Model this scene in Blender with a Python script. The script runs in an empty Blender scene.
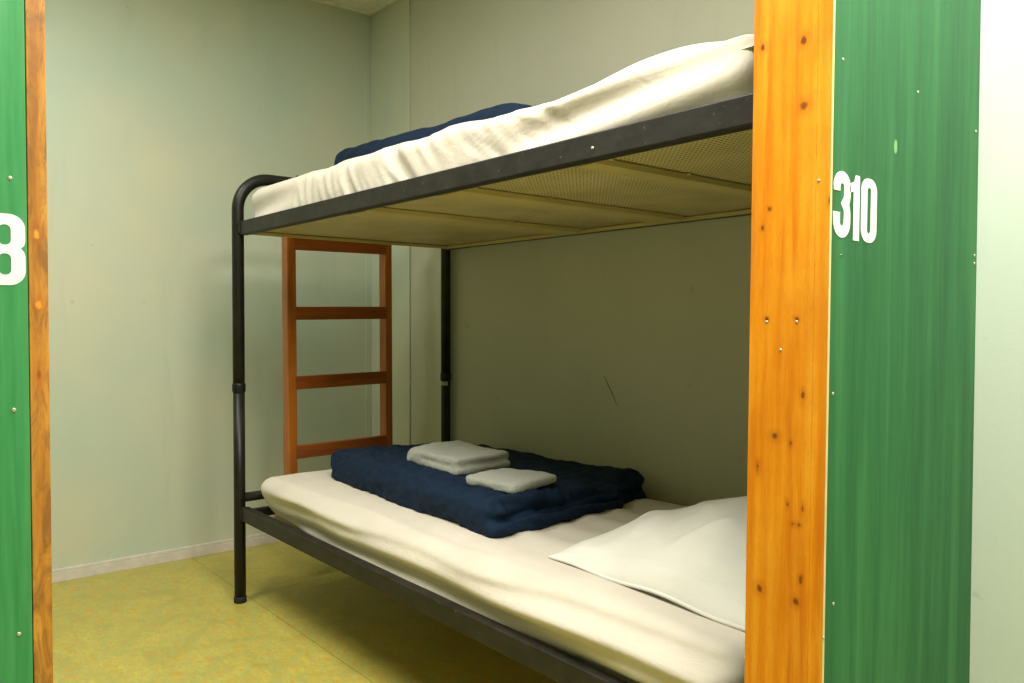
import bpy, bmesh, math, random
from mathutils import Vector, Matrix, noise
import numpy as np

random.seed(7)
SC = bpy.context.scene
C = SC.collection

# ------------------------------------------------------------------ camera
cd = bpy.data.cameras.new('camera')
cam = bpy.data.objects.new('camera', cd)
C.objects.link(cam)
F = Vector((-0.76795639, 0.6399967, -0.02544031))
R = Vector((0.64015883, 0.76823937, 0.00222485))
U = Vector((-0.02096815, 0.01457725, 0.99967387))
m = Matrix((R, U, -F)).transposed().to_4x4()
CP = Vector((3.44289037, -1.95360613, 1.0))
m.translation = CP
cam.matrix_world = m
cd.sensor_fit = 'HORIZONTAL'
cd.sensor_width = 36.0
cd.lens = 36.0 * 798.31 / 1024
cd.clip_start = 0.02
SC.camera = cam

# ------------------------------------------------------------------ world, lamps, exposure
w = bpy.data.worlds.new('world')
SC.world = w
w.use_nodes = True
w.node_tree.nodes['Background'].inputs[0].default_value = (0.9, 0.95, 1.0, 1)
w.node_tree.nodes['Background'].inputs[1].default_value = 0.0
SC.view_settings.view_transform = 'Standard'
SC.view_settings.look = 'None'
SC.view_settings.gamma = 1.0
SC.view_settings.use_curve_mapping = False
SC.view_settings.exposure = 0.0

def area(name, loc, sx, sy, power, col):
    l = bpy.data.lights.new(name, 'AREA')
    l.shape = 'RECTANGLE'
    l.size = sx
    l.size_y = sy
    l.energy = power
    l.color = col
    o = bpy.data.objects.new(name, l)
    o.location = loc
    C.objects.link(o)
    return o

# fluorescent fittings on the ceiling of the aisle, plus an added fill lamp
LC = (1.0, 0.975, 0.90)
area('ceiling_and_fill_lamp', (2.35, -1.45, 2.46), 0.7, 0.7, 35, LC)
area('ceiling_and_fill_lamp', (3.38, -1.20, 2.46), 0.6, 0.6, 72, LC)
area('ceiling_and_fill_lamp', (1.10, -1.80, 2.46), 0.6, 0.6, 26, LC)  # unseen fill lamp, added to brighten the back wall

# ------------------------------------------------------------------ materials
def srgb(r, g, b):
    def f(v):
        v /= 255.0
        return v / 12.92 if v <= 0.04045 else ((v + 0.055) / 1.055) ** 2.4
    return (f(r), f(g), f(b), 1.0)

class M:
    """small node helper"""
    def __init__(s, name, rough=0.6, spec=0.5, metal=0.0):
        s.m = bpy.data.materials.new(name)
        s.m.use_nodes = True
        s.t = s.m.node_tree
        s.b = s.t.nodes['Principled BSDF']
        s.b.inputs['Roughness'].default_value = rough
        s.b.inputs['Specular IOR Level'].default_value = spec
        s.b.inputs['Metallic'].default_value = metal
        s.co = s.n('ShaderNodeTexCoord').outputs['Object']
    def n(s, k, **kw):
        nd = s.t.nodes.new(k)
        for a, b in kw.items():
            setattr(nd, a, b)
        return nd
    def l(s, a, b):
        s.t.links.new(a, b)
    def map(s, scale, loc=(0, 0, 0)):
        n = s.n('ShaderNodeMapping')
        n.inputs['Scale'].default_value = scale
        n.inputs['Location'].default_value = loc
        s.l(s.co, n.inputs[0])
        return n.outputs[0]
    def noise(s, scale=5, detail=4, rough=0.5, vec=None, dist=0.0):
        n = s.n('ShaderNodeTexNoise')
        n.inputs['Scale'].default_value = scale
        n.inputs['Detail'].default_value = detail
        n.inputs['Roughness'].default_value = rough
        n.inputs['Distortion'].default_value = dist
        s.l(vec if vec is not None else s.co, n.inputs['Vector'])
        return n.outputs['Fac']
    def ramp(s, fac, stops):
        n = s.n('ShaderNodeValToRGB')
        e = n.color_ramp.elements
        while len(e) < len(stops):
            e.new(0.5)
        for i, (p, c) in enumerate(stops):
            e[i].position = p
            e[i].color = c
        s.l(fac, n.inputs[0])
        return n.outputs[0]
    def mix(s, fac, a, b, mode='MIX'):
        n = s.n('ShaderNodeMix', data_type='RGBA', blend_type=mode)
        for v, i in ((fac, 0), (a, 6), (b, 7)):
            if hasattr(v, 'links'):
                s.l(v, n.inputs[i])
            else:
                n.inputs[i].default_value = v
        return n.outputs[2]
    def math(s, op, a, b=0.0, clamp=False):
        n = s.n('ShaderNodeMath', operation=op, use_clamp=clamp)
        for v, i in ((a, 0), (b, 1)):
            if hasattr(v, 'links'):
                s.l(v, n.inputs[i])
            else:
                n.inputs[i].default_value = v
        return n.outputs[0]
    def color(s, c):
        if hasattr(c, 'links'):
            s.l(c, s.b.inputs['Base Color'])
        else:
            s.b.inputs['Base Color'].default_value = c
    def bump(s, h, strength=0.2, dist=0.01):
        n = s.n('ShaderNodeBump')
        n.inputs['Strength'].default_value = strength
        n.inputs['Distance'].default_value = dist
        s.l(h, n.inputs['Height'])
        s.l(n.outputs[0], s.b.inputs['Normal'])

G = (0, 0, 0, 1)
def plain(name, c, rough=0.5, metal=0.0, spec=0.5, var=0.12, sc=30):
    q = M(name, rough, spec, metal)
    n = q.noise(sc, 4)
    d = tuple(v * (1 - var) for v in c[:3]) + (1,)
    q.color(q.ramp(n, [(0.35, d), (0.65, c)]))
    q.bump(n, 0.05, 0.002)
    return q.m

def wall_mat(name, c1, c2, rough=0.55):
    q = M(name, rough, 0.35)
    n = q.noise(1.3, 3, 0.55)
    base = q.ramp(n, [(0.35, c1), (0.65, c2)])
    st = q.noise(1.0, 5, 0.6, q.map((7, 7, 1.4)), 0.4)       # faint vertical grime
    base = q.mix(q.ramp(st, [(0.56, G), (0.78, (0.35, 0.35, 0.35, 1))]), base, tuple(v * 0.80 for v in c1[:3]) + (1,))
    sp = q.noise(22, 2, 0.5)
    base = q.mix(q.ramp(sp, [(0.72, G), (0.78, (0.3, 0.3, 0.3, 1))]), base, tuple(v * 0.6 for v in c1[:3]) + (1,))
    q.color(base)
    q.bump(q.noise(160, 3), 0.08, 0.002)
    return q.m

MAT = {}
MAT['wall'] = wall_mat('wall_paint', srgb(182, 196, 177), srgb(200, 200, 174))
MAT['wall_dark'] = wall_mat('wall_paint_grey', srgb(184, 185, 165), srgb(193, 193, 172))
MAT['wall_pale'] = wall_mat('wall_paint_pale', srgb(202, 212, 200), srgb(210, 219, 208))
MAT['ceiling'] = plain('ceiling_paint', srgb(238, 234, 212), 0.8)
MAT['skirting'] = plain('skirting_paint', srgb(214, 205, 192), 0.45)

# marmoleum floor
q = M('floor_linoleum', 0.42, 0.4)
n1 = q.noise(9, 8, 0.7, None, 0.8)
n2 = q.noise(45, 6, 0.7, q.map((1, 2.2, 1)), 1.2)
c = q.ramp(n1, [(0.3, srgb(158, 148, 60)), (0.5, srgb(186, 170, 72)), (0.7, srgb(204, 180, 66))])
c = q.mix(q.ramp(n2, [(0.40, G), (0.62, (0.8, 0.8, 0.8, 1))]), c, srgb(150, 156, 98))
c = q.mix(q.ramp(q.noise(30, 4, 0.6), [(0.52, G), (0.68, (0.8, 0.8, 0.8, 1))]), c, srgb(190, 146, 40))
sx = q.n('ShaderNodeSeparateXYZ'); q.l(q.co, sx.inputs[0])
seam = q.math('LESS_THAN', q.math('ABSOLUTE', q.math('ADD', sx.outputs[1], 0.85)), 0.0012)
c = q.mix(q.math('MULTIPLY', seam, 0.7), c, srgb(84, 70, 24))
q.color(c)
q.bump(n2, 0.05, 0.002)
MAT['floor'] = q.m

# black enamelled steel
q = M('black_enamel', 0.40, 0.28)
n = q.noise(14, 5, 0.6, q.map((0.4, 1, 1)))
q.color(q.ramp(n, [(0.35, srgb(20, 19, 16)), (0.7, srgb(36, 35, 30))]))
MAT['black'] = q.m
q = M('black_rail', 0.5, 0.35)
n = q.noise(26, 6, 0.7, q.map((0.7, 1, 1)))
c = q.ramp(n, [(0.35, srgb(18, 16, 12)), (0.65, srgb(40, 38, 31))])
c = q.mix(q.ramp(q.noise(90, 2), [(0.70, G), (0.78, (0.8, 0.8, 0.8, 1))]), c, srgb(96, 88, 70))
q.color(c)
MAT['rail'] = q.m
MAT['rubber'] = plain('black_rubber', srgb(22, 22, 22), 0.7)
MAT['sticker'] = plain('sticker_paper', srgb(170, 168, 140), 0.6)

# perforated deck, cream
q = M('perforated_cream_steel', 0.5, 0.4)
sx = q.n('ShaderNodeSeparateXYZ'); q.l(q.co, sx.inputs[0])
P = 0.0112
def cell(v, off=None):
    a = q.math('DIVIDE', v, P)
    if off is not None:
        a = q.math('ADD', a, off)
    return q.math('SUBTRACT', q.math('FRACT', q.math('ADD', a, 400.0)), 0.5)
cx = cell(sx.outputs[0])
cy = cell(sx.outputs[1])
d = q.math('SQRT', q.math('ADD', q.math('MULTIPLY', cx, cx), q.math('MULTIPLY', cy, cy)))
hole = q.math('LESS_THAN', d, 0.25)
base = q.ramp(q.noise(6, 5, 0.6), [(0.35, srgb(196, 182, 128)), (0.65, srgb(214, 202, 152))])
q.color(base)
tr = q.n('ShaderNodeBsdfTransparent')
mx = q.n('ShaderNodeMixShader')
q.l(hole, mx.inputs[0]); q.l(q.b.outputs[0], mx.inputs[1]); q.l(tr.outputs[0], mx.inputs[2])
q.l(mx.outputs[0], q.t.nodes['Material Output'].inputs[0])
MAT['deck'] = q.m
MAT['cream'] = plain('cream_steel', srgb(200, 184, 122), 0.45, sc=8)
MAT['underside_shade'] = plain('mattress_underside_shaded', srgb(44, 30, 18), 0.9)  # brown base cloth, darkened to paint in the shade behind the deck holes
MAT['screw'] = plain('screw_steel', srgb(205, 200, 180), 0.35, 0.6)

def wood(name, c_dark, c_mid, c_light, axis='z', rough=0.35, knots=(), kplane='y', gs=1.0, patches=None):
    q = M(name, rough, 0.5)
    sc = {'z': (14, 14, 0.9), 'x': (0.9, 14, 14), 'y': (14, 0.9, 14)}[axis]
    v = q.map(tuple(a * gs for a in sc))
    n1 = q.noise(2.2, 5, 0.6, v, 0.6)
    base = q.ramp(n1, [(0.3, c_dark), (0.5, c_mid), (0.72, c_light)])
    wv = q.n('ShaderNodeTexWave', wave_type='BANDS', bands_direction='X' if kplane == 'y' else 'Y')
    wv.inputs['Scale'].default_value = 2.2
    wv.inputs['Distortion'].default_value = 5.0
    wv.inputs['Detail'].default_value = 3.0
    wv.inputs['Detail Scale'].default_value = 0.6
    q.l(q.map(tuple(a * gs * 0.5 for a in sc)), wv.inputs['Vector'])
    base = q.mix(q.math('MULTIPLY', wv.outputs['Fac'], 0.28), base, c_dark)
    n3 = q.noise(9, 3, 0.6, v)
    base = q.mix(q.ramp(n3, [(0.45, G), (0.75, (0.45, 0.45, 0.45, 1))]), base, c_light)
    n4 = q.noise(30, 4, 0.7, q.map(tuple(max(a, 2.2) for a in sc)) , 1.0)
    base = q.mix(q.ramp(n4, [(0.50, G), (0.72, (0.4, 0.4, 0.4, 1))]), base, c_dark)
    n5 = q.noise(7, 3, 0.6)
    base = q.mix(q.ramp(n5, [(0.48, G), (0.72, (0.4, 0.4, 0.4, 1))]), base, c_dark)
    if patches:
        n6 = q.noise(9, 5, 0.7, q.map((5, 5, 1.3)), 1.0)
        base = q.mix(q.ramp(n6, [(0.44, G), (0.60, (0.85, 0.85, 0.85, 1))]), base, patches)
    s = q.n('ShaderNodeSeparateXYZ'); q.l(q.co, s.inputs[0])
    a = s.outputs[0] if kplane == 'y' else s.outputs[1]
    wob = q.math('MULTIPLY', q.math('SUBTRACT', q.noise(110, 2), 0.5), 0.006)
    for (ka, kz, kr, kc, el) in knots:
        da = q.math('SUBTRACT', a, ka)
        dz = q.math('DIVIDE', q.math('SUBTRACT', s.outputs[2], kz), el)
        dd = q.math('SQRT', q.math('ADD', q.math('MULTIPLY', da, da), q.math('MULTIPLY', dz, dz)))
        dd = q.math('ADD', dd, wob)
        f = q.n('ShaderNodeMapRange')
        f.inputs[1].default_value = kr; f.inputs[2].default_value = kr * 0.45
        q.l(dd, f.inputs[0])
        base = q.mix(f.outputs[0], base, kc)
        f2 = q.n('ShaderNodeMapRange')
        f2.inputs[1].default_value = kr * 2.6; f2.inputs[2].default_value = kr * 0.9; f2.inputs[4].default_value = 0.4
        q.l(dd, f2.inputs[0])
        base = q.mix(f2.outputs[0], base, srgb(170, 84, 14))
    q.color(base)
    q.bump(n1, 0.04, 0.002)
    return q

# green stained board
def green(name, c1, c2, c3, kplane='x', marks=()):
    q = M(name, 0.45, 0.25)
    v = q.map((9, 9, 0.5))
    n1 = q.noise(2.0, 5, 0.55, v, 0.5)
    c = q.ramp(n1, [(0.3, c1), (0.52, c2), (0.75, c3)])
    n2 = q.noise(14, 3, 0.6, v)
    c = q.mix(q.ramp(n2, [(0.4, G), (0.75, (0.3, 0.3, 0.3, 1))]), c, c3)
    s = q.n('ShaderNodeSeparateXYZ'); q.l(q.co, s.inputs[0])
    wob = q.math('MULTIPLY', q.math('SUBTRACT', q.noise(200, 2), 0.5), 0.002)
    for (ky, kz, kr, el, kc) in marks:
        da = q.math('SUBTRACT', s.outputs[1], ky)
        dz = q.math('DIVIDE', q.math('SUBTRACT', s.outputs[2], kz), el)
        dd = q.math('ADD', q.math('SQRT', q.math('ADD', q.math('MULTIPLY', da, da), q.math('MULTIPLY', dz, dz))), wob)
        f = q.n('ShaderNodeMapRange')
        f.inputs[1].default_value = kr; f.inputs[2].default_value = kr * 0.7
        q.l(dd, f.inputs[0])
        c = q.mix(f.outputs[0], c, kc)
    q.color(c)
    q.bump(n1, 0.03, 0.002)
    return q.m

MAT['ladder'] = wood('ladder_wood', srgb(140, 74, 18), srgb(168, 94, 24), srgb(192, 116, 36), 'z', 0.38).m
MAT['ladder_rung'] = wood('ladder_rung_wood', srgb(120, 58, 14), srgb(146, 74, 18), srgb(168, 92, 28), 'y', 0.38).m
MAT['pale_edge'] = plain('pale_plywood_edge', srgb(226, 208, 150), 0.6)
MAT['white_vinyl'] = plain('white_vinyl', srgb(240, 240, 232), 0.5, var=0.03)

def fabric(name, c, bump=0.25, sc=900, var=0.08, sheen=0.2, wr=0.0):
    q = M(name, 0.85, 0.2)
    n = q.noise(sc, 2)
    n2 = q.noise(7, 4)
    q.color(q.ramp(n2, [(0.35, tuple(v * (1 - var) for v in c[:3]) + (1,)), (0.65, c)]))
    q.b.inputs['Sheen Weight'].default_value = sheen
    h = n
    if wr:
        h = q.math('ADD', q.math('MULTIPLY', n, 0.2), q.math('MULTIPLY', q.noise(26, 4, 0.6, q.map((1, 2.5, 1)), 1.0), wr))
        q.bump(h, bump, 0.006)
    else:
        q.bump(h, bump, 0.001)
    return q.m
MAT['sheet'] = fabric('cotton_sheet', srgb(206, 198, 182), wr=1.0, bump=0.35)
MAT['pillow'] = fabric('cotton_pillowcase', srgb(220, 218, 208), wr=1.0, bump=0.3)
MAT['navy'] = fabric('navy_cotton', srgb(14, 34, 56), wr=1.0, bump=0.2, var=0.08, sheen=0.0)
MAT['towel'] = fabric('grey_terry', srgb(168, 170, 158), sc=420, bump=0.9, var=0.1)
q = M('terry_towelling', 0.95, 0.1)
n = q.noise(330, 3, 0.7)
q.color(q.ramp(n, [(0.3, srgb(140, 142, 132)), (0.65, srgb(190, 192, 180))]))
q.b.inputs['Sheen Weight'].default_value = 0.4
q.bump(n, 0.8, 0.004)
MAT['towel'] = q.m

# ------------------------------------------------------------------ object helpers
def tag(o, label=None, cat=None, group=None, kind=None):
    if label: o['label'] = label
    if cat: o['category'] = cat
    if group: o['group'] = group
    if kind: o['kind'] = kind
    return o

def thing(name, loc, label, cat, group=None):
    o = bpy.data.objects.new(name, None)
    o.empty_display_size = 0.05
    o.location = loc
    C.objects.link(o)
    return tag(o, label, cat, group)

def root_loc(o):
    v = Vector(o.location)
    while o.parent:
        o = o.parent
        v += Vector(o.location)
    return v

def obj(name, bm, mat, parent=None, smooth=True, at=None):
    """bm is in world coordinates; the object keeps its own origin"""
    me = bpy.data.meshes.new(name)
    bmesh.ops.recalc_face_normals(bm, faces=bm.faces)
    base = root_loc(parent) if parent else Vector((0, 0, 0))
    if at is not None:
        base = Vector(at)
    bmesh.ops.translate(bm, verts=bm.verts, vec=-base)
    bm.to_mesh(me); bm.free()
    for mm in (mat if isinstance(mat, (list, tuple)) else [mat]):
        me.materials.append(mm)
    if smooth:
        for p in me.polygons: p.use_smooth = True
    o = bpy.data.objects.new(name, me)
    if parent:
        o.parent = parent
    else:
        o.location = base
    C.objects.link(o)
    return o

def new(): return bmesh.new()

def box(bm, x0, x1, y0, y1, z0, z1, bev=0.0, seg=2):
    r = bmesh.ops.create_cube(bm, size=1.0)
    for v in r['verts']:
        v.co = Vector((x0 + (v.co.x + .5) * (x1 - x0), y0 + (v.co.y + .5) * (y1 - y0), z0 + (v.co.z + .5) * (z1 - z0)))
    if bev:
        es = list({e for v in r['verts'] for e in v.link_edges})
        bmesh.ops.bevel(bm, geom=es, offset=bev, segments=seg, affect='EDGES', profile=0.5)
    return bm

def boxm(*a, **k): return box(new(), *a, **k)

def tube(bm, pts, r, seg=20, cap=True):
    """round tube along a polyline, parallel transported"""
    pts = [Vector(p) for p in pts]
    rs = r if isinstance(r, (list, tuple)) else [r] * len(pts)
    t0 = (pts[1] - pts[0]).normalized()
    ref = Vector((0, 0, 1)) if abs(t0.z) < 0.9 else Vector((1, 0, 0))
    nrm = t0.cross(ref).normalized()
    rings = []
    for i, p in enumerate(pts):
        if i == 0: t = pts[1] - pts[0]
        elif i == len(pts) - 1: t = pts[-1] - pts[-2]
        else: t = (pts[i + 1] - p).normalized() + (p - pts[i - 1]).normalized()
        t.normalize()
        nrm = (nrm - t * nrm.dot(t)).normalized()
        b = t.cross(nrm)
        rings.append([bm.verts.new(p + (nrm * math.cos(2 * math.pi * k / seg) + b * math.sin(2 * math.pi * k / seg)) * rs[i]) for k in range(seg)])
    for a, b in zip(rings, rings[1:]):
        for k in range(seg):
            bm.faces.new((a[k], a[(k + 1) % seg], b[(k + 1) % seg], b[k]))
    if cap:
        bm.faces.new(rings[0][::-1]); bm.faces.new(rings[-1])
    return bm

def cyl(bm, p0, p1, r, seg=24):
    return tube(bm, [p0, p1], r, seg)

def rbox(x0, x1, y0, y1, z0, z1, r, step, fn=None, rz=None):
    """rounded box on a dense grid; fn(p, n) -> new position"""
    bm = new()
    rz = rz or r
    def axis(a, b, rr):
        n = max(2, int(round((b - a) / step)))
        return [a + (b - a) * i / n for i in range(n + 1)]
    X, Y, Z = axis(x0, x1, r), axis(y0, y1, r), axis(z0, z1, rz)
    cache = {}
    def vert(i, j, k):
        key = (i, j, k)
        if key in cache: return cache[key]
        qv = Vector((X[i], Y[j], Z[k]))
        inn = Vector((min(max(qv.x, x0 + r), x1 - r), min(max(qv.y, y0 + r), y1 - r), min(max(qv.z, z0 + rz), z1 - rz)))
        d = qv - inn
        d = Vector((d.x / r, d.y / r, d.z / rz))
        n = d.normalized() if d.length > 1e-9 else Vector((0, 0, 0))
        p = inn + Vector((n.x * r, n.y * r, n.z * rz))
        if fn: p = fn(p, n)
        cache[key] = bm.verts.new(p)
        return cache[key]
    nx, ny, nz = len(X) - 1, len(Y) - 1, len(Z) - 1
    for i in range(nx):
        for j in range(ny):
            bm.faces.new([vert(i, j, nz), vert(i + 1, j, nz), vert(i + 1, j + 1, nz), vert(i, j + 1, nz)])
            bm.faces.new([vert(i, j, 0), vert(i, j + 1, 0), vert(i + 1, j + 1, 0), vert(i + 1, j, 0)])
    for i in range(nx):
        for k in range(nz):
            bm.faces.new([vert(i, 0, k), vert(i + 1, 0, k), vert(i + 1, 0, k + 1), vert(i, 0, k + 1)])
            bm.faces.new([vert(i, ny, k), vert(i, ny, k + 1), vert(i + 1, ny, k + 1), vert(i + 1, ny, k)])
    for j in range(ny):
        for k in range(nz):
            bm.faces.new([vert(0, j, k), vert(0, j, k + 1), vert(0, j + 1, k + 1), vert(0, j + 1, k)])
            bm.faces.new([vert(nx, j, k), vert(nx, j + 1, k), vert(nx, j + 1, k + 1), vert(nx, j, k + 1)])
    return bm

def nz(x, y, z=0.0): return noise.noise(Vector((x, y, z)))
def sst(a, b, x):
    t = min(max((x - a) / (b - a), 0), 1)
    return t * t * (3 - 2 * t)
def bumpf(x, c, wd): return math.exp(-((x - c) / wd) ** 2)

# ------------------------------------------------------------------ room
XN, YN, ZC = 5.6, -4.2, 2.4734          # near wall, aisle-side wall, ceiling
YR = 0.025                               # right wall surface
XP = 2.903                               # green face of the numbered partition
YW = -0.475                              # pale wall face beside the partition
def st(name, bm, mat, smooth=False): return tag(obj(name, bm, mat, None, smooth), kind='structure')
st('floor', boxm(-0.1, XN + .1, YN - .1, 0.15, -0.1, 0), MAT['floor'])
st('ceiling', boxm(-0.1, XN + .1, YN - .1, 0.15, ZC + 0.006, ZC + 0.1), MAT['ceiling'])
st('wall_back', boxm(-0.1, 0, YN - .1, 0.15, 0, ZC + .006), MAT['wall'])
st('wall_right', boxm(0, XN, YR, 0.15, 0, ZC + .006), MAT['wall_dark'])
st('wall_left', boxm(0, XN, YN - .1, YN, 0, ZC + .006), MAT['wall'])
st('wall_front', boxm(XN, XN + .1, YN - .1, 0.15, 0, ZC + .006), MAT['wall_pale'])
st('wall_near', boxm(XP - 0.002, XN, YW, YR, 0, ZC + .006), MAT['wall_pale'])
# boxed strip in the corner and its cover beads
st('trim_1', boxm(0.0, 0.347, 0.017, YR, 0, ZC, bev=0.0015), MAT['wall'])
st('trim_2', boxm(0.0, 0.005, -0.016, 0.017, 0, 2.22, bev=0.002), MAT['wall'])
# skirting
def skirting(name, x0, x1, y0, y1, thin):
    bm = new()
    box(bm, x0, x1, y0, y1, 0, 0.036, 0.001)
    if thin == 'x': box(bm, x0, x1 - 0.004, y0, y1, 0.036, 0.049, 0.002)
    else: box(bm, x0, x1, y0 + 0.004, y1, 0.036, 0.049, 0.002)
    return st(name, bm, MAT['skirting'])
skirting('baseboard_back', 0.0, 0.014, YN, -0.018, 'x')
skirting('baseboard_right', 0.347, XP - 0.16, YR - 0.014, YR, 'y')
# ceiling edge angle
bm = new()
box(bm, 0, 0.022, YN, 0, ZC, ZC + .006, 0.001)
box(bm, 0, 0.347, -0.005, 0.017, ZC, ZC + .006, 0.001)
box(bm, 0.347, XN, YR - 0.022, YR, ZC, ZC + .006, 0.001)
st('trim_3', bm, MAT['ceiling'])

# ------------------------------------------------------------------ bunk bed
LX, RX = 0.665, 2.778          # head and foot loops
YF, YB = -0.893, -0.004        # leg centres, front and wall side
ZT, ZB, RH = 1.3466, 0.3423, 0.048
TR = 0.0205
bed = thing('bunk_bed', (1.71, -0.45, 0), 'black steel two-tier bunk bed with tubular ends and cream perforated decks', 'bunk bed')
ZL = 1.505
RB = 0.115
for X in (LX, RX):
    # upper loop: socket height up, round the two bends, across, down
    pts = [(X, YF, 0.758)]
    for k in range(0, 13):
        a = math.pi / 2 * k / 12
        pts.append((X, YF + RB - RB * math.cos(a), ZL - RB + RB * math.sin(a)))
    for k in range(12, -1, -1):
        a = math.pi / 2 * k / 12
        pts.append((X, YB - RB + RB * math.cos(a), ZL - RB + RB * math.sin(a)))
    pts.append((X, YB, 0.758))
    obj('end_loop', tube(new(), pts, TR), MAT['black'], bed)
    for Y in (YF, YB):
        leg = obj('leg', cyl(new(), (X, Y, 0.012), (X, Y, 0.760), TR - 0.0005), MAT['black'], bed)
        bm = tube(new(), [(X, Y, 0), (X, Y, 0.002), (X, Y, 0.018), (X, Y, 0.022)], [TR + .0005, TR + .0015, TR + .0015, TR])
        obj('foot_cap', bm, MAT['rubber'], leg)
        bm = tube(new(), [(X, Y, 0.748), (X, Y, 0.750), (X, Y, 0.776), (X, Y, 0.780)],
                  [TR, TR + .0026, TR + .0026, TR + .0004], 24)
        obj('collar', bm, MAT['black'], bed)
    # lower cross tube between the legs
    obj('cross_tube', cyl(new(), (X, YF, 0.372), (X, YB, 0.372), 0.0165), MAT['black'], bed)
    for z in (ZT, ZB):
        s = 1 if X == LX else -1
        xa = X + s * 0.030
        bm = boxm(min(xa, xa + s * .025), max(xa, xa + s * .025), YF + .018, YB - .02, z - RH + .004, z - 0.006, bev=0.003)
        obj('end_rail', bm, MAT['rail'], bed, smooth=False)
    for z in (ZT, ZB):                     # corner brackets where the rails meet the tube
        for Y in (YF, YB):
            s = 1 if X == LX else -1
            bm = boxm(min(X, X + s * .034), max(X, X + s * .034), Y - .009, Y + .009, z - RH + .006, z - .006, bev=0.002)
            obj('rail_bracket', bm, MAT['black'], bed, smooth=False)
for z in (ZT, ZB):
    for Y, s in ((YF, 1), (YB, -1)):
        bm = new()
        ya, yb = (Y - 0.004, Y + 0.0) if s == 1 else (Y, Y + 0.004)
        y0, y1 = min(Y, Y + s * .026), max(Y, Y + s * .026)
        if s == 1: y0 -= 0.004
        else: y1 += 0.004
        box(bm, LX + .019, RX - .019, y0, y1, z - RH, z, 0.003)
        r_ = obj('side_rail', bm, MAT['rail'], bed, smooth=False)
# worn dabs on the rails
bm = new(); cyl(bm, (2.405, YF - .0055, 1.318), (2.405, YF - .003, 1.318), 0.003, 10)
obj('rivet', bm, MAT['screw'], bed)
# decks: a shallow pan with folded stiffeners below
XB = [(1.392, 1.532), (1.842, 1.957), (2.314, 2.385)]
for z in (ZT, ZB):
    zt = z - 0.006
    zb = z - RH + 0.010
    x0, x1, y0, y1 = LX + .058, RX - .058, YF + .024, YB - .028
    d = obj('perforated_deck', boxm(x0, x1, y0, y1, zb + .0030, zb + .0033), MAT['deck'], bed, smooth=False)
    # pan border lip
    bm = new()
    box(bm, x0 - .004, x0 + .006, y0 - .002, y1 + .002, zb - 0.010, zb + .001, 0.001)
    box(bm, x1 - .014, x1 + .004, y0 - .002, y1 + .002, zb - 0.010, zb + .001, 0.001)
    box(bm, x0, x1, y1 - .008, y1 + .004, zb - 0.010, zb + .001, 0.001)
    box(bm, x0, x1, y0 - .002, y0 + .010, zb - 0.006, zb + .001, 0.001)
    obj('deck_border', bm, MAT['cream'], bed, smooth=False)
    for (a, b) in XB:
        bm = new()
        # hat profile, run front to back
        prof = [(a, zb), (a + .022, zb - .013), (b - .014, zb - .013), (b - .0035, zb - .0105), (b, zb + .001), (a, zb + .001)]
        v0 = [bm.verts.new((px, y0, pz)) for px, pz in prof]
        v1 = [bm.verts.new((px, y1 - .028, pz)) for px, pz in prof]
        for k in range(len(prof)):
            k2 = (k + 1) % len(prof)
            bm.faces.new((v0[k], v0[k2], v1[k2], v1[k]))
        bm.faces.new(v0[::-1]); bm.faces.new(v1)
        sb = obj('stiffener', bm, MAT['cream'], bed, smooth=False)
        if z == ZT:
            for k in range(4):
                yy = y0 + 0.04 + k * 0.235
                cyl_ = cyl(new(), (b + .004, yy, zb - .002), (b + .004, yy, zb + .002), 0.0055, 12)
                obj('rivet', cyl_, MAT['cream'], sb)
# sticker on the rear leg at the socket
bm = new()
for k in range(8):
    a0 = math.radians(-105 + 12 * k); a1 = math.radians(-105 + 12 * (k + 1))
    rr = TR + .0008
    vs = [(LX + rr * math.cos(a), YB + rr * math.sin(a), zz) for a, zz in ((a0, .728), (a1, .728), (a1, .745), (a0, .745))]
    bm.faces.new([bm.verts.new(v) for v in vs])
tag(obj('sticker', bm, MAT['sticker'], bed), 'small pale paper sticker')

# ------------------------------------------------------------------ ladder
ang = math.radians(0.22)
lad = thing('ladder', (0.588, -0.456, 0.25), 'orange-brown wooden ladder hooked on the end of the bunk bed', 'ladder')
lad.rotation_euler = (ang, 0, 0)
for y0, y1 in ((-0.683, -0.647), (-0.262, -0.230)):
    obj('stile', boxm(0.560, 0.610, y0, y1, 0.25, 1.42, bev=0.003), MAT['ladder'], lad, smooth=False)
    ym = (y0 + y1) / 2
    hp = [(0.598, ym, 1.36), (0.606, ym, 1.44), (0.632, ym, 1.480), (0.6385, ym, 1.500)]
    hp += [(0.665 - 0.0265 * math.cos(math.pi * t_ / 10), ym, 1.505 + 0.0265 * math.sin(math.pi * t_ / 10)) for t_ in range(11)]
    hp += [(0.6915, ym, 1.490)]
    bm = tube(new(), hp, 0.0045, 10)
    obj('hook', bm, MAT['black'], lad)
for k in range(5):
    zt = 1.319 - 0.2635 * k
    if zt > 0.2:
        bm = boxm(0.588, 0.611, -0.655, -0.256, zt - 0.050, zt, bev=0.002)
        for v in bm.verts: v.co.z += (v.co.y + 0.4555) * (0.010 if k else 0.004)
        obj('rung', bm, MAT['ladder_rung'], lad, smooth=False)

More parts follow.
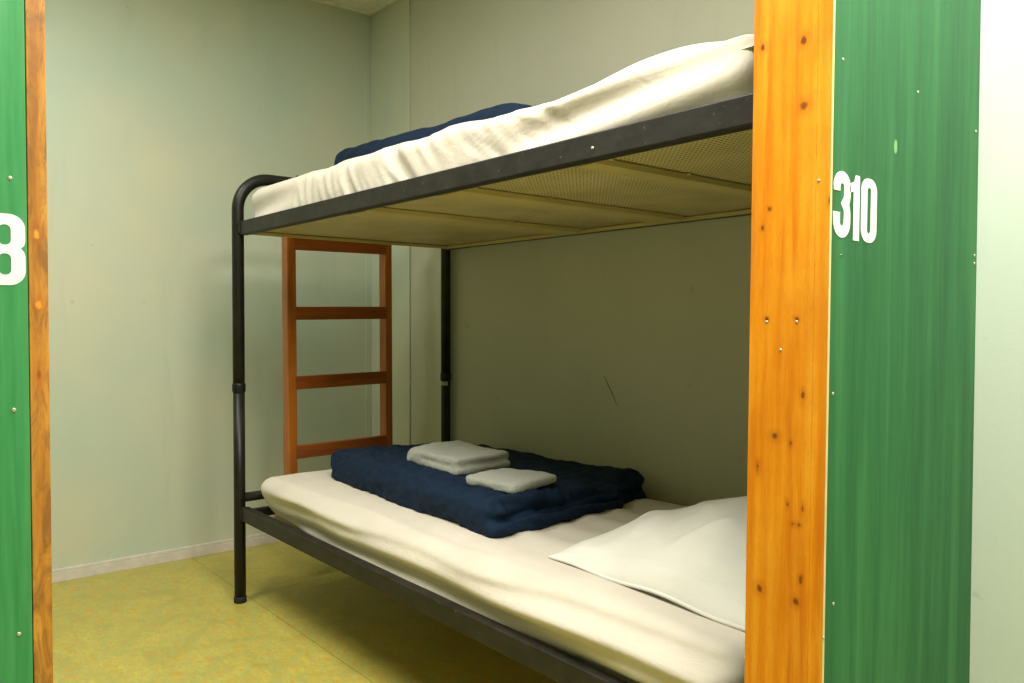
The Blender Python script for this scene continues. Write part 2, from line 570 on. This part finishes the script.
# ------------------------------------------------------------------ mattresses
def low_fn(p, n):
    x, y, z = p
    s = sst(0.0, 1.0, (-n.y + 1) / 2) if n.y < 0 else 0
    side = max(0.0, -n.y)
    end = max(0.0, -n.x)
    up = max(0.0, n.z)
    # long sagging folds of the loose sheet along the side
    t = (z - 0.33) / 0.12
    f = 0.0
    fe = sst(0.78, 1.15, x)
    f += 0.012 * math.sin(7.5 * t + 1.7 * x + 1.2 * nz(x * 1.3, 2.0)) * sst(0.8, 1.3, x)
    f += fe * 0.008 * math.sin(14 * t - 3.1 * x + 2.0 * nz(x * 2.2, 5.0))
    f += fe * 0.006 * nz(x * 5, t * 3, 1.0)
    f += 0.020 * sst(2.0, 2.6, x) * bumpf(t, 0.75, 0.35)        # loose flap bulging near the pillow
    p = p + Vector((0, -side * f * 0.9, 0))
    p.x -= end * 0.004 * nz(y * 6, z * 8)
    # underside of the hanging edge lifts a little at the head end corner
    p.y += (1 - sst(0.76, 1.5, x)) * 0.040 * (1 - sst(0.30, 0.45, z)) * (1 - sst(-0.85, -0.4, y))
    p.x += (1 - sst(0.31, 0.42, z)) * 0.030 * (1 - sst(0.76, 1.1, x))
    # top: shallow folds
    top = up * sst(-0.88, -0.80, y)
    p.z += top * (0.005 * nz(x * 3, y * 7, 3) + 0.0030 * math.sin(46 * y + 6 * x + 5 * nz(x * 2, y * 2)) * sst(1.2, 2.0, x) )
    p.z += up * (0.012 * nz(x * 1.6, 7.0) - 0.004)
    return p
low = obj('mattress', rbox(0.744, 2.70, -0.872, -0.03, 0.3115, 0.463, 0.056, 0.0080, low_fn), [MAT['sheet'], MAT['underside_shade']], None, at=(1.73, -0.45, 0.3115))
for p_ in low.data.polygons:
    if p_.normal.z < -0.985: p_.material_index = 1
tag(low, 'mattress in a loose cream sheet on the bottom bunk', 'mattress')

def up_fn(p, n):
    x, y, z = p
    side = max(0.0, -n.y)
    t = (z - 1.33) / 0.13
    f = 0.0
    # gathered diagonal folds in the middle, smooth sheet at both ends
    env = sst(0.95, 1.25, x) * (1 - sst(2.12, 2.4, x))
    k_ = 0.035 if x < 1.62 else 0.11
    sx_ = x + (0.035 + 0.075 * sst(1.4, 2.0, x)) * (t - 0.5) * 1.6 + 0.02 * nz(x * 3, t, 2)
    ridg = 0.5 - abs(nz(sx_ * 15.0, t * 0.55, 4.0)) * 2.0
    f += env * 0.013 * ridg * (0.55 + 0.9 * max(0, nz(x * 3.5, 1.0, 9) + 0.3))
    f += env * 0.004 * nz(sx_ * 34, t * 0.8, 6)
    # long folds to the foot end
    f += sst(2.05, 2.3, x) * 0.008 * math.sin(9 * t - 8 * x)
    f += (1 - sst(0.8, 1.2, x)) * 0.006 * math.sin(9 * t - 6 * x)
    f += 0.010 * nz(x * 2.3, t * 1.1, 12)
    p = p + Vector((0, -side * f, 0))
    up = max(0.0, n.z)
    p.z += up * (0.004 * nz(x * 5, y * 5) - 0.012 * bumpf(x, 2.2, 0.18) * (1 if y < -0.3 else 0.5))
    p.z += up * 0.004 * math.sin(24 * x) * env * sst(-0.80, -0.86, y)
    p.x -= max(0.0, -n.x) * 0.008 * nz(y * 6, z * 14)
    return p
upm = obj('mattress', rbox(0.712, 2.725, -0.868, -0.03, 1.3125, 1.462, 0.040, 0.0095, up_fn), [MAT['sheet'], MAT['underside_shade']], None, at=(1.73, -0.45, 1.3125))
for p_ in upm.data.polygons:
    if p_.normal.z < -0.985: p_.material_index = 1
tag(upm, 'mattress in a gathered cream sheet on the top bunk', 'mattress')

# ------------------------------------------------------------------ soft goods
def quad(p4, u, v):
    a, b, c_, d_ = p4
    return a * (1 - u) * (1 - v) + b * u * (1 - v) + c_ * u * v + d_ * (1 - u) * v

def cushion(bm, corners, zfun, thick, nexp=2.4, q_=0.5, N=70, M_=70, tuck=0.0, lowfrac=0.5, disp=None):
    """closed puffy slab over four xy corners; zfun(u,v) is the underside base height"""
    cs = [Vector((a, b, 0)) for a, b in corners]
    top, bot = {}, {}
    for i in range(N + 1):
        for j in range(M_ + 1):
            uu = -math.cos(math.pi * i / N); vv = -math.cos(math.pi * j / M_)
            h = max(0.0, (1 - abs(uu) ** nexp) * (1 - abs(vv) ** nexp)) ** q_
            su, sv = uu, vv
            if tuck:
                su = uu * (1 - tuck * (1 - vv * vv) ** 1.0)
                sv = vv * (1 - tuck * (1 - uu * uu) ** 1.0)
            p = quad(cs, (su + 1) / 2, (sv + 1) / 2)
            u, v = (uu + 1) / 2, (vv + 1) / 2
            zc = zfun(u, v)
            T = thick(u, v) if callable(thick) else thick
            zm = zc + T * lowfrac
            a = Vector((p.x, p.y, zm + h * T * (1 - lowfrac)))
            b = Vector((p.x, p.y, zm - h * T * lowfrac))
            if disp:
                a = disp(a, h, u, v)
            rim = i in (0, N) or j in (0, M_)
            top[i, j] = bm.verts.new(a)
            bot[i, j] = top[i, j] if rim else bm.verts.new(b)
    for i in range(N):
        for j in range(M_):
            bm.faces.new((top[i, j], top[i + 1, j], top[i + 1, j + 1], top[i, j + 1]))
            f = [bot[i, j], bot[i, j + 1], bot[i + 1, j + 1], bot[i + 1, j]]
            if len({id(v) for v in f}) == 4:
                try: bm.faces.new(f)
                except ValueError: pass
    return bm

def remeshed(bm, voxel, smooth_it=4, fn=None):
    """fuse overlapping shells into one skin, relax it, then displace it"""
    me = bpy.data.meshes.new('tmp'); bm.to_mesh(me); bm.free()
    o = bpy.data.objects.new('tmp', me); C.objects.link(o)
    r = o.modifiers.new('r', 'REMESH'); r.mode = 'VOXEL'; r.voxel_size = voxel
    s = o.modifiers.new('s', 'SMOOTH'); s.iterations = smooth_it; s.factor = 0.5
    dg = bpy.context.evaluated_depsgraph_get()
    ev = o.evaluated_get(dg)
    me2 = bpy.data.meshes.new_from_object(ev)
    bpy.data.objects.remove(o)
    bm = bmesh.new(); bm.from_mesh(me2)
    if fn:
        bm.normal_update()
        mv = [(v, fn(v.co.copy(), v.normal.copy())) for v in bm.verts]
        for v, c_ in mv: v.co = c_
    return bm

def rslab(bm, corners, z0, z1, r, step=0.012, skew=None):
    """rounded slab over a quadrilateral"""
    cs = [Vector((a, b, 0)) for a, b in corners]
    L = ((cs[1] - cs[0]).length + (cs[2] - cs[3]).length) / 2
    Wd = ((cs[3] - cs[0]).length + (cs[2] - cs[1]).length) / 2
    def fn(p, n):
        q2 = quad(cs, p.x / L, p.y / Wd)
        z = p.z
        if skew: z += skew(p.x / L, p.y / Wd)
        return Vector((q2.x, q2.y, z))
    b2 = rbox(0, L, 0, Wd, z0, z1, r, step, fn)
    me = bpy.data.meshes.new('t'); b2.to_mesh(me); b2.free()
    bm.from_mesh(me); bpy.data.meshes.remove(me)

# --- folded duvet, bottom bunk
Z0 = 0.452
bm = new()
A, B, Cc, D = (0.925, -0.700), (1.905, -0.745), (1.845, -0.060), (0.955, -0.060)
rslab(bm, [(0.94, -0.690), (1.915, -0.735), (1.880, -0.215), (0.955, -0.09)], Z0, Z0 + 0.050, 0.0245, 0.010)          # lower layer
rslab(bm, [(0.935, -0.680), (1.885, -0.725), (1.835, -0.065), (0.955, -0.045)], Z0 + 0.050, Z0 + 0.102, 0.0255, 0.010,
      skew=lambda u, v: 0.004 * math.sin(5 * u) - 0.040 * v * sst(0.1, 1.0, v) - 0.016 * v * sst(.6, 1, u))                   # upper layer
rslab(bm, [(0.93, -0.690), (1.895, -0.740), (1.885, -0.63), (0.94, -0.60)], Z0, Z0 + 0.100, 0.046, 0.010)             # front fold
rslab(bm, [(1.64, -0.20), (1.815, -0.20), (1.825, -0.05), (1.62, -0.04)], Z0 + 0.002, Z0 + 0.080, 0.036, 0.010)            # bunched back corner
rslab(bm, [(0.955, -0.16), (1.80, -0.16), (1.78, -0.035), (0.96, -0.035)], Z0 + 0.010, Z0 + 0.066, 0.028, 0.010)
def duvet_fn(p, n):
    x, y, z = p
    w_ = 0.0
    # soft crumple, drawn out along the folds
    wx = x + 0.03 * nz(x * 5, y * 5, 7); wy = y + 0.03 * nz(x * 5, y * 5, 11)
    w_ += 0.0075 * nz(wx * 9 + wy * 3, wy * 22, z * 12)
    w_ += 0.010 * sst(1.35, 1.8, x) * nz(wx * 26 + wy * 5, wy * 6, 4) * max(0, n.z)
    w_ += 0.0075 * (0.5 - abs(nz(wx * 13 + 3, wy * 30 + wx * 9, z * 26))) - 0.001
    w_ += 0.0028 * nz(wx * 34, wy * 50, z * 50)
    if abs(n.y) > 0.5:
        w_ += 0.004 * nz(x * 30 + z * 24, 1.0, z * 14)
    if n.x > 0.3:                                                     # creases across the open end
        w_ += 0.004 * math.sin(150 * (z - 0.03 * math.sin(7 * y)) + 14 * y + 3 * nz(y * 8, z * 9)) * n.x
        w_ -= 0.020 * n.x * bumpf(z, Z0 + 0.050 - 0.012 * sst(-0.6, -0.1, y), 0.006) * sst(-0.735, -0.68, y)
    q2 = p + n * w_
    if q2.z < Z0: q2.z = Z0
    return q2
duv = obj('duvet', remeshed(bm, 0.0055, 2, duvet_fn), MAT['navy'], None, at=(1.41, -0.4, Z0))
tag(duv, 'folded navy blue duvet lying on the bottom bunk mattress under the grey towels', 'duvet')

# --- folded duvet, top bunk
Z1 = 1.455
bm = new()
rslab(bm, [(0.800, -0.610), (1.52, -0.610), (1.52, -0.12), (0.82, -0.12)], Z1, Z1 + 0.168, 0.055,
      skew=lambda u, v: -0.030 * u + 0.0 * v)
rslab(bm, [(1.36, -0.600), (1.93, -0.600), (1.90, -0.12), (1.36, -0.12)], Z1, Z1 + 0.132, 0.055,
      skew=lambda u, v: 0.018 * math.sin(math.pi * min(u * 1.15, 1)) - 0.045 * sst(0.7, 1, u))
def duvet_fn2(p, n):
    x, y, z = p
    w_ = 0.008 * nz(x * 7, y * 10, z * 16) + 0.004 * nz(x * 17, y * 22, z * 34)
    q2 = p + n * w_
    if q2.z < Z1: q2.z = Z1
    return q2
duv2 = obj('duvet', remeshed(bm, 0.008, 4, duvet_fn2), MAT['navy'], None, at=(1.38, -0.36, Z1))
tag(duv2, 'folded navy blue duvet lying on the top bunk mattress', 'duvet')

# --- pillows
def pil_disp(seed, amp):
    def f(a, h, u, v):
        x, y = a.x, a.y
        k = min(1.0, h * 1.6)
        a.z += k * amp * (nz(x * 5, y * 6, seed) + 0.5 * nz(x * 13, y * 9, seed + 3))
        r2 = math.hypot(u - 0.42, v - 0.0)
        a.z -= k * amp * 0.9 * max(0, math.sin(5.5 * math.atan2(v + .05, u - 0.42) + 1.0)) * bumpf(r2, 0.28, 0.16)
        return a
    return f
_pd = pil_disp(3.0, 0.015)
def pil_low(a, h, u, v):
    a = _pd(a, h, u, v)
    a.z += min(1, h) * (0.004 * nz(a.x * 26, a.y * 16, 5) + 0.010 * (0.35 - abs(nz(a.x * 5 + a.y * 4, a.y * 4 - a.x * 2, 8))))
    for d_ in (0.026, 0.034):
        a.z -= 0.0025 * bumpf(v * 0.62, d_, 0.0035)
    return a
bm = new()
cushion(bm, [(2.095, -0.722), (2.70, -0.770), (2.735, -0.09), (2.07, -0.14)],
        lambda u, v: 0.449 + 0.003 * math.sin(14 * u), lambda u, v: 0.165 * (0.66 + 0.36 * sst(0.0, 0.75, u)), nexp=2.2, q_=0.62, tuck=0.035, lowfrac=0.10,
        N=120, M_=120, disp=pil_low)
pil = obj('pillow', bm, MAT['pillow'], None, at=(2.4, -0.43, 0.46))
cs_ = [Vector((a, b, 0)) for a, b in [(2.095, -0.722), (2.70, -0.770), (2.735, -0.09), (2.07, -0.14)]]
pts = []
for k in range(61):
    uu = -1 + 2 * k / 60
    pq = quad(cs_, (uu + 1) / 2, (1 - (1 - 0.035 * (1 - uu * uu))) / 2)
    u_ = (uu + 1) / 2
    T_ = 0.165 * (0.66 + 0.36 * sst(0.0, 0.75, u_))
    pts.append((pq.x, pq.y, 0.449 + 0.003 * math.sin(14 * u_) + T_ * 0.10 - 0.001))
obj('hem', tube(new(), pts, [0.001] + [0.0042] * 59 + [0.001], 10), MAT['pillow'], pil)
tag(pil, 'plump white pillow with a hemmed edge on the bottom bunk', 'pillow')
bm = new()
cushion(bm, [(2.04, -0.850), (2.722, -0.858), (2.722, -0.14), (2.10, -0.16)],
        lambda u, v: 1.436 - 0.012 * bumpf(v, 0, .12), lambda u, v: 0.118 * (0.25 + 0.78 * sst(0.0, 0.62, u)), nexp=2.0, q_=0.62, tuck=0.0, lowfrac=0.06,
        N=90, M_=90, disp=pil_disp(8.0, 0.005))
pil2 = obj('pillow', bm, MAT['pillow'], None, at=(2.45, -0.5, 1.45))
tag(pil2, 'white pillow lying on the top bunk beside the wooden post', 'pillow')

# --- towels
def towel_fn(p, n):
    x, y, z = p
    return p + n * (0.006 * nz(x * 12, y * 12, z * 20) + 0.0025 * nz(x * 40, y * 40, z * 60))
def place(corners): return corners
ZD = Z0 + 0.098
bm = new()
T = [(1.285, -0.590), (1.592, -0.615), (1.575, -0.395), (1.250, -0.365)]
sk = lambda u, v: 0.0
rslab(bm, [T[0], T[1], T[2], T[3]], ZD, ZD + 0.026, 0.0125, 0.008)
rslab(bm, [(T[0][0], T[0][1]), (T[1][0] - .012, T[1][1] + .006), (T[2][0] - .01, T[2][1]), T[3]], ZD + 0.022, ZD + 0.049, 0.013, 0.008)
rslab(bm, [(T[0][0] - .006, T[0][1] - .008), (T[0][0] + .10, T[0][1] - .008), (T[3][0] + .10, T[3][1] + .01), (T[3][0] - .006, T[3][1] + .01)], ZD, ZD + 0.048, 0.022, 0.008)
tw = obj('towel', remeshed(bm, 0.0042, 3, towel_fn), MAT['towel'], None, at=(1.42, -0.47, ZD))
tag(tw, 'thick folded light grey towel on the navy duvet, nearer the ladder', 'towel')
bm = new()
rslab(bm, [(1.668, -0.645), (1.862, -0.628), (1.812, -0.425), (1.610, -0.470)], ZD - 0.006, ZD + 0.022, 0.0115, 0.007)
tw2 = obj('towel', remeshed(bm, 0.004, 2, towel_fn), MAT['towel'], None, at=(1.72, -0.53, ZD))
tag(tw2, 'small flat light grey towel on the navy duvet, nearer the pillow', 'towel')

# ------------------------------------------------------------------ lettering
def digit_splines(ch, h):
    """closed outlines of condensed bold digits, unit height scaled by h; origin at lower left"""
    W_ = 0.47; S = 0.180
    def stadium(x0, x1, y0, y1, r, n=8):
        pts = []
        for cx_, cy_, a0 in ((x1 - r, y1 - r, 0), (x0 + r, y1 - r, 90), (x0 + r, y0 + r, 180), (x1 - r, y0 + r, 270)):
            for k in range(n + 1):
                a = math.radians(a0 + 90 * k / n)
                pts.append((cx_ + r * math.cos(a), cy_ + r * math.sin(a)))
        return pts
    if ch == '0':
        o = [stadium(0, W_, 0, 1, 0.20), stadium(S, W_ - S, 0.14, 0.86, (W_ - 2 * S) / 2)]
    elif ch == '1':
        o = [[(0.14, 0), (0.33, 0), (0.33, 1.0), (0.21, 1.0), (0.17, 0.90), (0.02, 0.85), (0.02, 0.72), (0.14, 0.74)]]
    elif ch == '8':
        W8 = 0.50
        out = []
        for k in range(9):
            a = math.radians(90 * k / 8); out.append((W8 - .20 + .20 * math.cos(a), 0.80 + .20 * math.sin(a)))
        for k in range(9):
            a = math.radians(90 + 90 * k / 8); out.append((.20 + .20 * math.cos(a), 0.80 + .20 * math.sin(a)))
        out += [(0, 0.62), (0.015, 0.56), (0.055, 0.52), (0.015, 0.47), (0, 0.41)]
        for k in range(9):
            a = math.radians(180 + 90 * k / 8); out.append((.20 + .20 * math.cos(a), 0.20 + .20 * math.sin(a)))
        for k in range(9):
            a = math.radians(270 + 90 * k / 8); out.append((W8 - .20 + .20 * math.cos(a), 0.20 + .20 * math.sin(a)))
        out += [(W8, 0.41), (W8 - .015, 0.47), (W8 - .055, 0.52), (W8 - .015, 0.56), (W8, 0.62)]
        o = [out, stadium(0.175, W8 - .175, 0.565, 0.85, 0.07), stadium(0.175, W8 - .175, 0.145, 0.445, 0.07)]
    elif ch == '3':
        r = (W_ - S) / 2
        c = [(S / 2, 0.70), (S / 2, 0.78)]
        for k in range(1, 13):
            a = math.radians(180 - 180 * k / 12); c.append((S / 2 + r + r * math.cos(a), 0.91 - r + .0 + (r) * math.sin(a) * 1.0))
        c += [(W_ - S / 2, 0.64), (W_ - S / 2 - .02, 0.56), (W_ - S / 2 - .085, 0.515), (W_ - S / 2 - .02, 0.465), (W_ - S / 2, 0.38)]
        for k in range(0, 13):
            a = math.radians(-180 * k / 12); c.append((S / 2 + r + r * math.cos(a), 0.09 + r + r * math.sin(a)))
        c += [(S / 2, 0.30), (S / 2, 0.38)]
        Lf, Rt = [], []
        for i, p in enumerate(c):
            p = Vector(p)
            a = Vector(c[max(i - 1, 0)]); b = Vector(c[min(i + 1, len(c) - 1)])
            t = (b - a).normalized(); nn = Vector((-t.y, t.x))
            Lf.append(tuple(p + nn * S / 2)); Rt.append(tuple(p - nn * S / 2))
        o = [Lf + Rt[::-1]]
    return [[(x * h, y * h) for x, y in s] for s in o], (W_ if ch != '1' else 0.33) * h

def digit_mesh(name, ch, h, origin, xdir, mat, parent, xs=1.0):
    sp, wd = digit_splines(ch, h)
    cu = bpy.data.curves.new('t', 'CURVE'); cu.dimensions = '2D'; cu.fill_mode = 'BOTH'; cu.extrude = 0.0003
    for s in sp:
        if ch == '3':
            # drop near-duplicate points that self cross on the inner bends
            s = s
        spl = cu.splines.new('POLY'); spl.points.add(len(s) - 1)
        for pt, (x, y) in zip(spl.points, s): pt.co = (x * xs, y, 0, 1)
        spl.use_cyclic_u = True
    o = bpy.data.objects.new('t', cu); C.objects.link(o)
    dg = bpy.context.evaluated_depsgraph_get()
    me = bpy.data.meshes.new_from_object(o.evaluated_get(dg))
    bpy.data.objects.remove(o)
    bm = bmesh.new(); bm.from_mesh(me)
    Y = Vector(xdir); Zv = Vector((0, 0, 1)); N = Y.cross(Zv)
    for v in bm.verts:
        v.co = Vector(origin) + Y * v.co.x + Zv * v.co.y + N * v.co.z
    return obj(name, bm, mat, parent, smooth=False), wd

# ------------------------------------------------------------------ partition with the number 310
YP = -0.960
TL = 0.119                                     # thickness of the partition
part = thing('partition', (XP - 0.06, -0.72, 0), 'green-stained partition with a knotty orange pine end board and white number 310', 'partition', None)
knot = srgb(70, 34, 10); dk = srgb(96, 56, 18); hole_c = srgb(30, 24, 12)
def kn(px, py):                                 # photo position on the end board -> board coordinates
    px += 0.5 + py * 0.0045; py += 0.5
    d = F + R * (px - 512) / 798.31 - U * (py - 341.5) / 798.31
    t = (YP - CP.y) / d.y
    v = CP + d * t
    return v.x - (XP - 0.06), v.z
KN = []
for px, py, r_, c_, el in ((762, 49, .0028, knot, 1.6), (803, 41, .0035, knot, 1.5), (803, 107, .0052, srgb(110, 56, 34), 1.0), (769, 210, .0022, dk, 1.2), (762, 228, .0018, dk, 2.0),
                           (766, 320, .0024, hole_c, 1.0), (796, 320, .0024, hole_c, 1.0), (774, 437, .0042, srgb(64, 44, 50), 1.0),
                           (757, 467, .0022, dk, 2.2), (787, 505, .0016, dk, 2.4), (802, 508, .0018, dk, 2.4), (792, 524, .0022, dk, 1.2), (798, 525, .0022, dk, 1.0),
                           (759, 588, .0044, knot, 1.1), (795, 602, .0042, knot, 1.0), (800, 580, .0020, dk, 2.0), (802, 397, .0022, dk, 2.4), (790, 444, .0020, dk, 1.6), (829, 202, .0020, knot, 2.0)):
    a, z = kn(px, py)
    KN.append((a, z, r_ * 1.35, c_, el))
pine = wood('orange_pine', srgb(196, 102, 10), srgb(226, 140, 16), srgb(238, 168, 44), 'z', 0.30, knots=KN, kplane='y').m
ex = XP - 0.0011
bm = boxm(XP - TL, XP - 0.0205, YP, YP + 0.018, 0, ZC, bev=0.0015)
box(bm, XP - 0.0205, ex, YP, YP + 0.0050, 0, ZC, 0.0003)
eb = obj('end_board', bm, pine, part, smooth=False)
tag(eb, 'knotty orange pine end board')
bm = boxm(ex, XP, YP + 0.0008, YP + 0.0052, 0, ZC, bev=0.0003)
obj('edge_strip', bm, MAT['pale_edge'], part, smooth=False)
def gr(px, py):
    d = F + R * (px - 512) / 798.31 - U * (py - 341.5) / 798.31
    t = (XP - CP.x) / d.x
    v = CP + d * t
    return v.y + 0.72, v.z
MK = []
for px, py, rr, el, cc in ((896, 147, .0045, 2.0, srgb(120, 176, 116)),):
    a, z = gr(px, py); MK.append((a, z, rr * 1.3, el, cc))
gm = green('green_stain', srgb(18, 84, 42), srgb(30, 100, 52), srgb(62, 128, 74), marks=MK)
obj('green_panel', boxm(XP - 0.020, XP, YP + 0.0052, YW + 0.03, 0, ZC, bev=0.0008), gm, part, smooth=False)
obj('core_panel', boxm(XP - TL + .022, XP - 0.020, YP + 0.018, YW + 0.03, 0, ZC, bev=0.001), gm, part, smooth=False)
def ypx(px): return gr(px, 205)[0] - 0.72
zt_ = gr(842, 171)[1]
H310 = 0.0885
ya = ypx(833.8)
wtot = ypx(877) - ya
for ch, xo in (('3', 0.0), ('1', 0.340), ('0', 0.625)):
    y_ = ya + wtot * xo
    xsc = 1.06 if ch != '1' else 0.98
    digit_mesh('digit', ch, H310, (XP + 0.0004, y_, 1.1103 - 0.001 * (ch != '3')), (0, 1, 0), MAT['white_vinyl'], part, xsc * wtot * 0.375 / (0.47 * H310) / 1.06)
def screw(px, py, par, xplane=None, r=0.0028):
    d = F + R * (px - 512) / 798.31 - U * (py - 341.5) / 798.31
    t = (xplane - CP.x) / d.x
    v = CP + d * t
    bm = tube(new(), [(xplane - .001, v.y, v.z), (xplane + .0006, v.y, v.z), (xplane + .0010, v.y, v.z)], [r, r, r * .6], 12)
    obj('screw', bm, MAT['screw'], par)
for px, py in ((843, 61), (918, 92), (842, 257), (976, 130), (975, 254), (975, 262), (842, 257), (834.5, 395), (826.5, 638), (836, 604)):
    if (px, py) == (842, 257) and any(o.name.startswith('dup') for o in C.objects): continue
    screw(px, py, part, XP, 0.0022)
def front_screw(px, py, r=0.0028):
    a, z = kn(px, py)
    x = a + XP - 0.06
    bm = tube(new(), [(x, YP + .001, z), (x, YP - .0005, z), (x, YP - .0009, z)], [r, r, r * .6], 12)
    obj('screw', bm, MAT['screw'], part)
for px, py in ((766, 323), (796, 323), (780, 351), (818, 182)):
    front_screw(px, py, 0.0020)

part.rotation_euler = (math.radians(-0.55), 0, 0)
part.location.y += 1.35 * math.tan(math.radians(-0.55))

# ------------------------------------------------------------------ partition with the number 8
XL = 2.25
YL = -1.7500                                    # its free edge at eye height
part2 = thing('partition', (XL - 0.05, -2.3, 0), 'green-stained partition with a worn orange wooden edge and a white 8 at the left', 'partition', None)
gm2 = green('green_stain_light', srgb(40, 120, 66), srgb(60, 138, 80), srgb(98, 164, 110))
obj('green_panel', boxm(XL - 0.10, XL, -2.9, YL - 0.023, 0, ZC, bev=0.001), gm2, part2, smooth=False)
q = wood('worn_orange_edge', srgb(150, 92, 26), srgb(186, 124, 40), srgb(214, 158, 62), 'z', 0.4, kplane='x', patches=srgb(128, 84, 36),
         knots=[(0.537, 1.112, .004, srgb(232, 176, 60), 2.0), (0.539, 1.02, .004, srgb(236, 170, 44), 1.6), (0.538, .93, .003, srgb(120, 70, 20), 3.0)])
MAT['worn'] = q.m
obj('edge_strip', boxm(XL - 0.10, XL + 0.0005, YL - 0.0222, YL, 0, ZC, bev=0.001), MAT['worn'], part2, smooth=False)
digit_mesh('digit', '8', 0.0905, (XL + 0.0004, -1.7755 - 0.5 * 0.0905, 1.0445), (0, 1, 0), MAT['white_vinyl'], part2, 1.0)
for px, py in ((10, 178), (14, 410), (19, 634)):
    screw(px, py, part2, XL, 0.0026)

# scuff on the right wall
bm = new()
pts = [(1.560, YR - .0002, .815), (1.575, YR - .0002, .79), (1.597, YR - .0002, .757), (1.622, YR - .0002, .715)]
tube(bm, pts, [0.0008, 0.0016, 0.0014, 0.0006], 6)
st('wall_scuff', bm, plain('scuff_mark', srgb(70, 70, 60), 0.7))
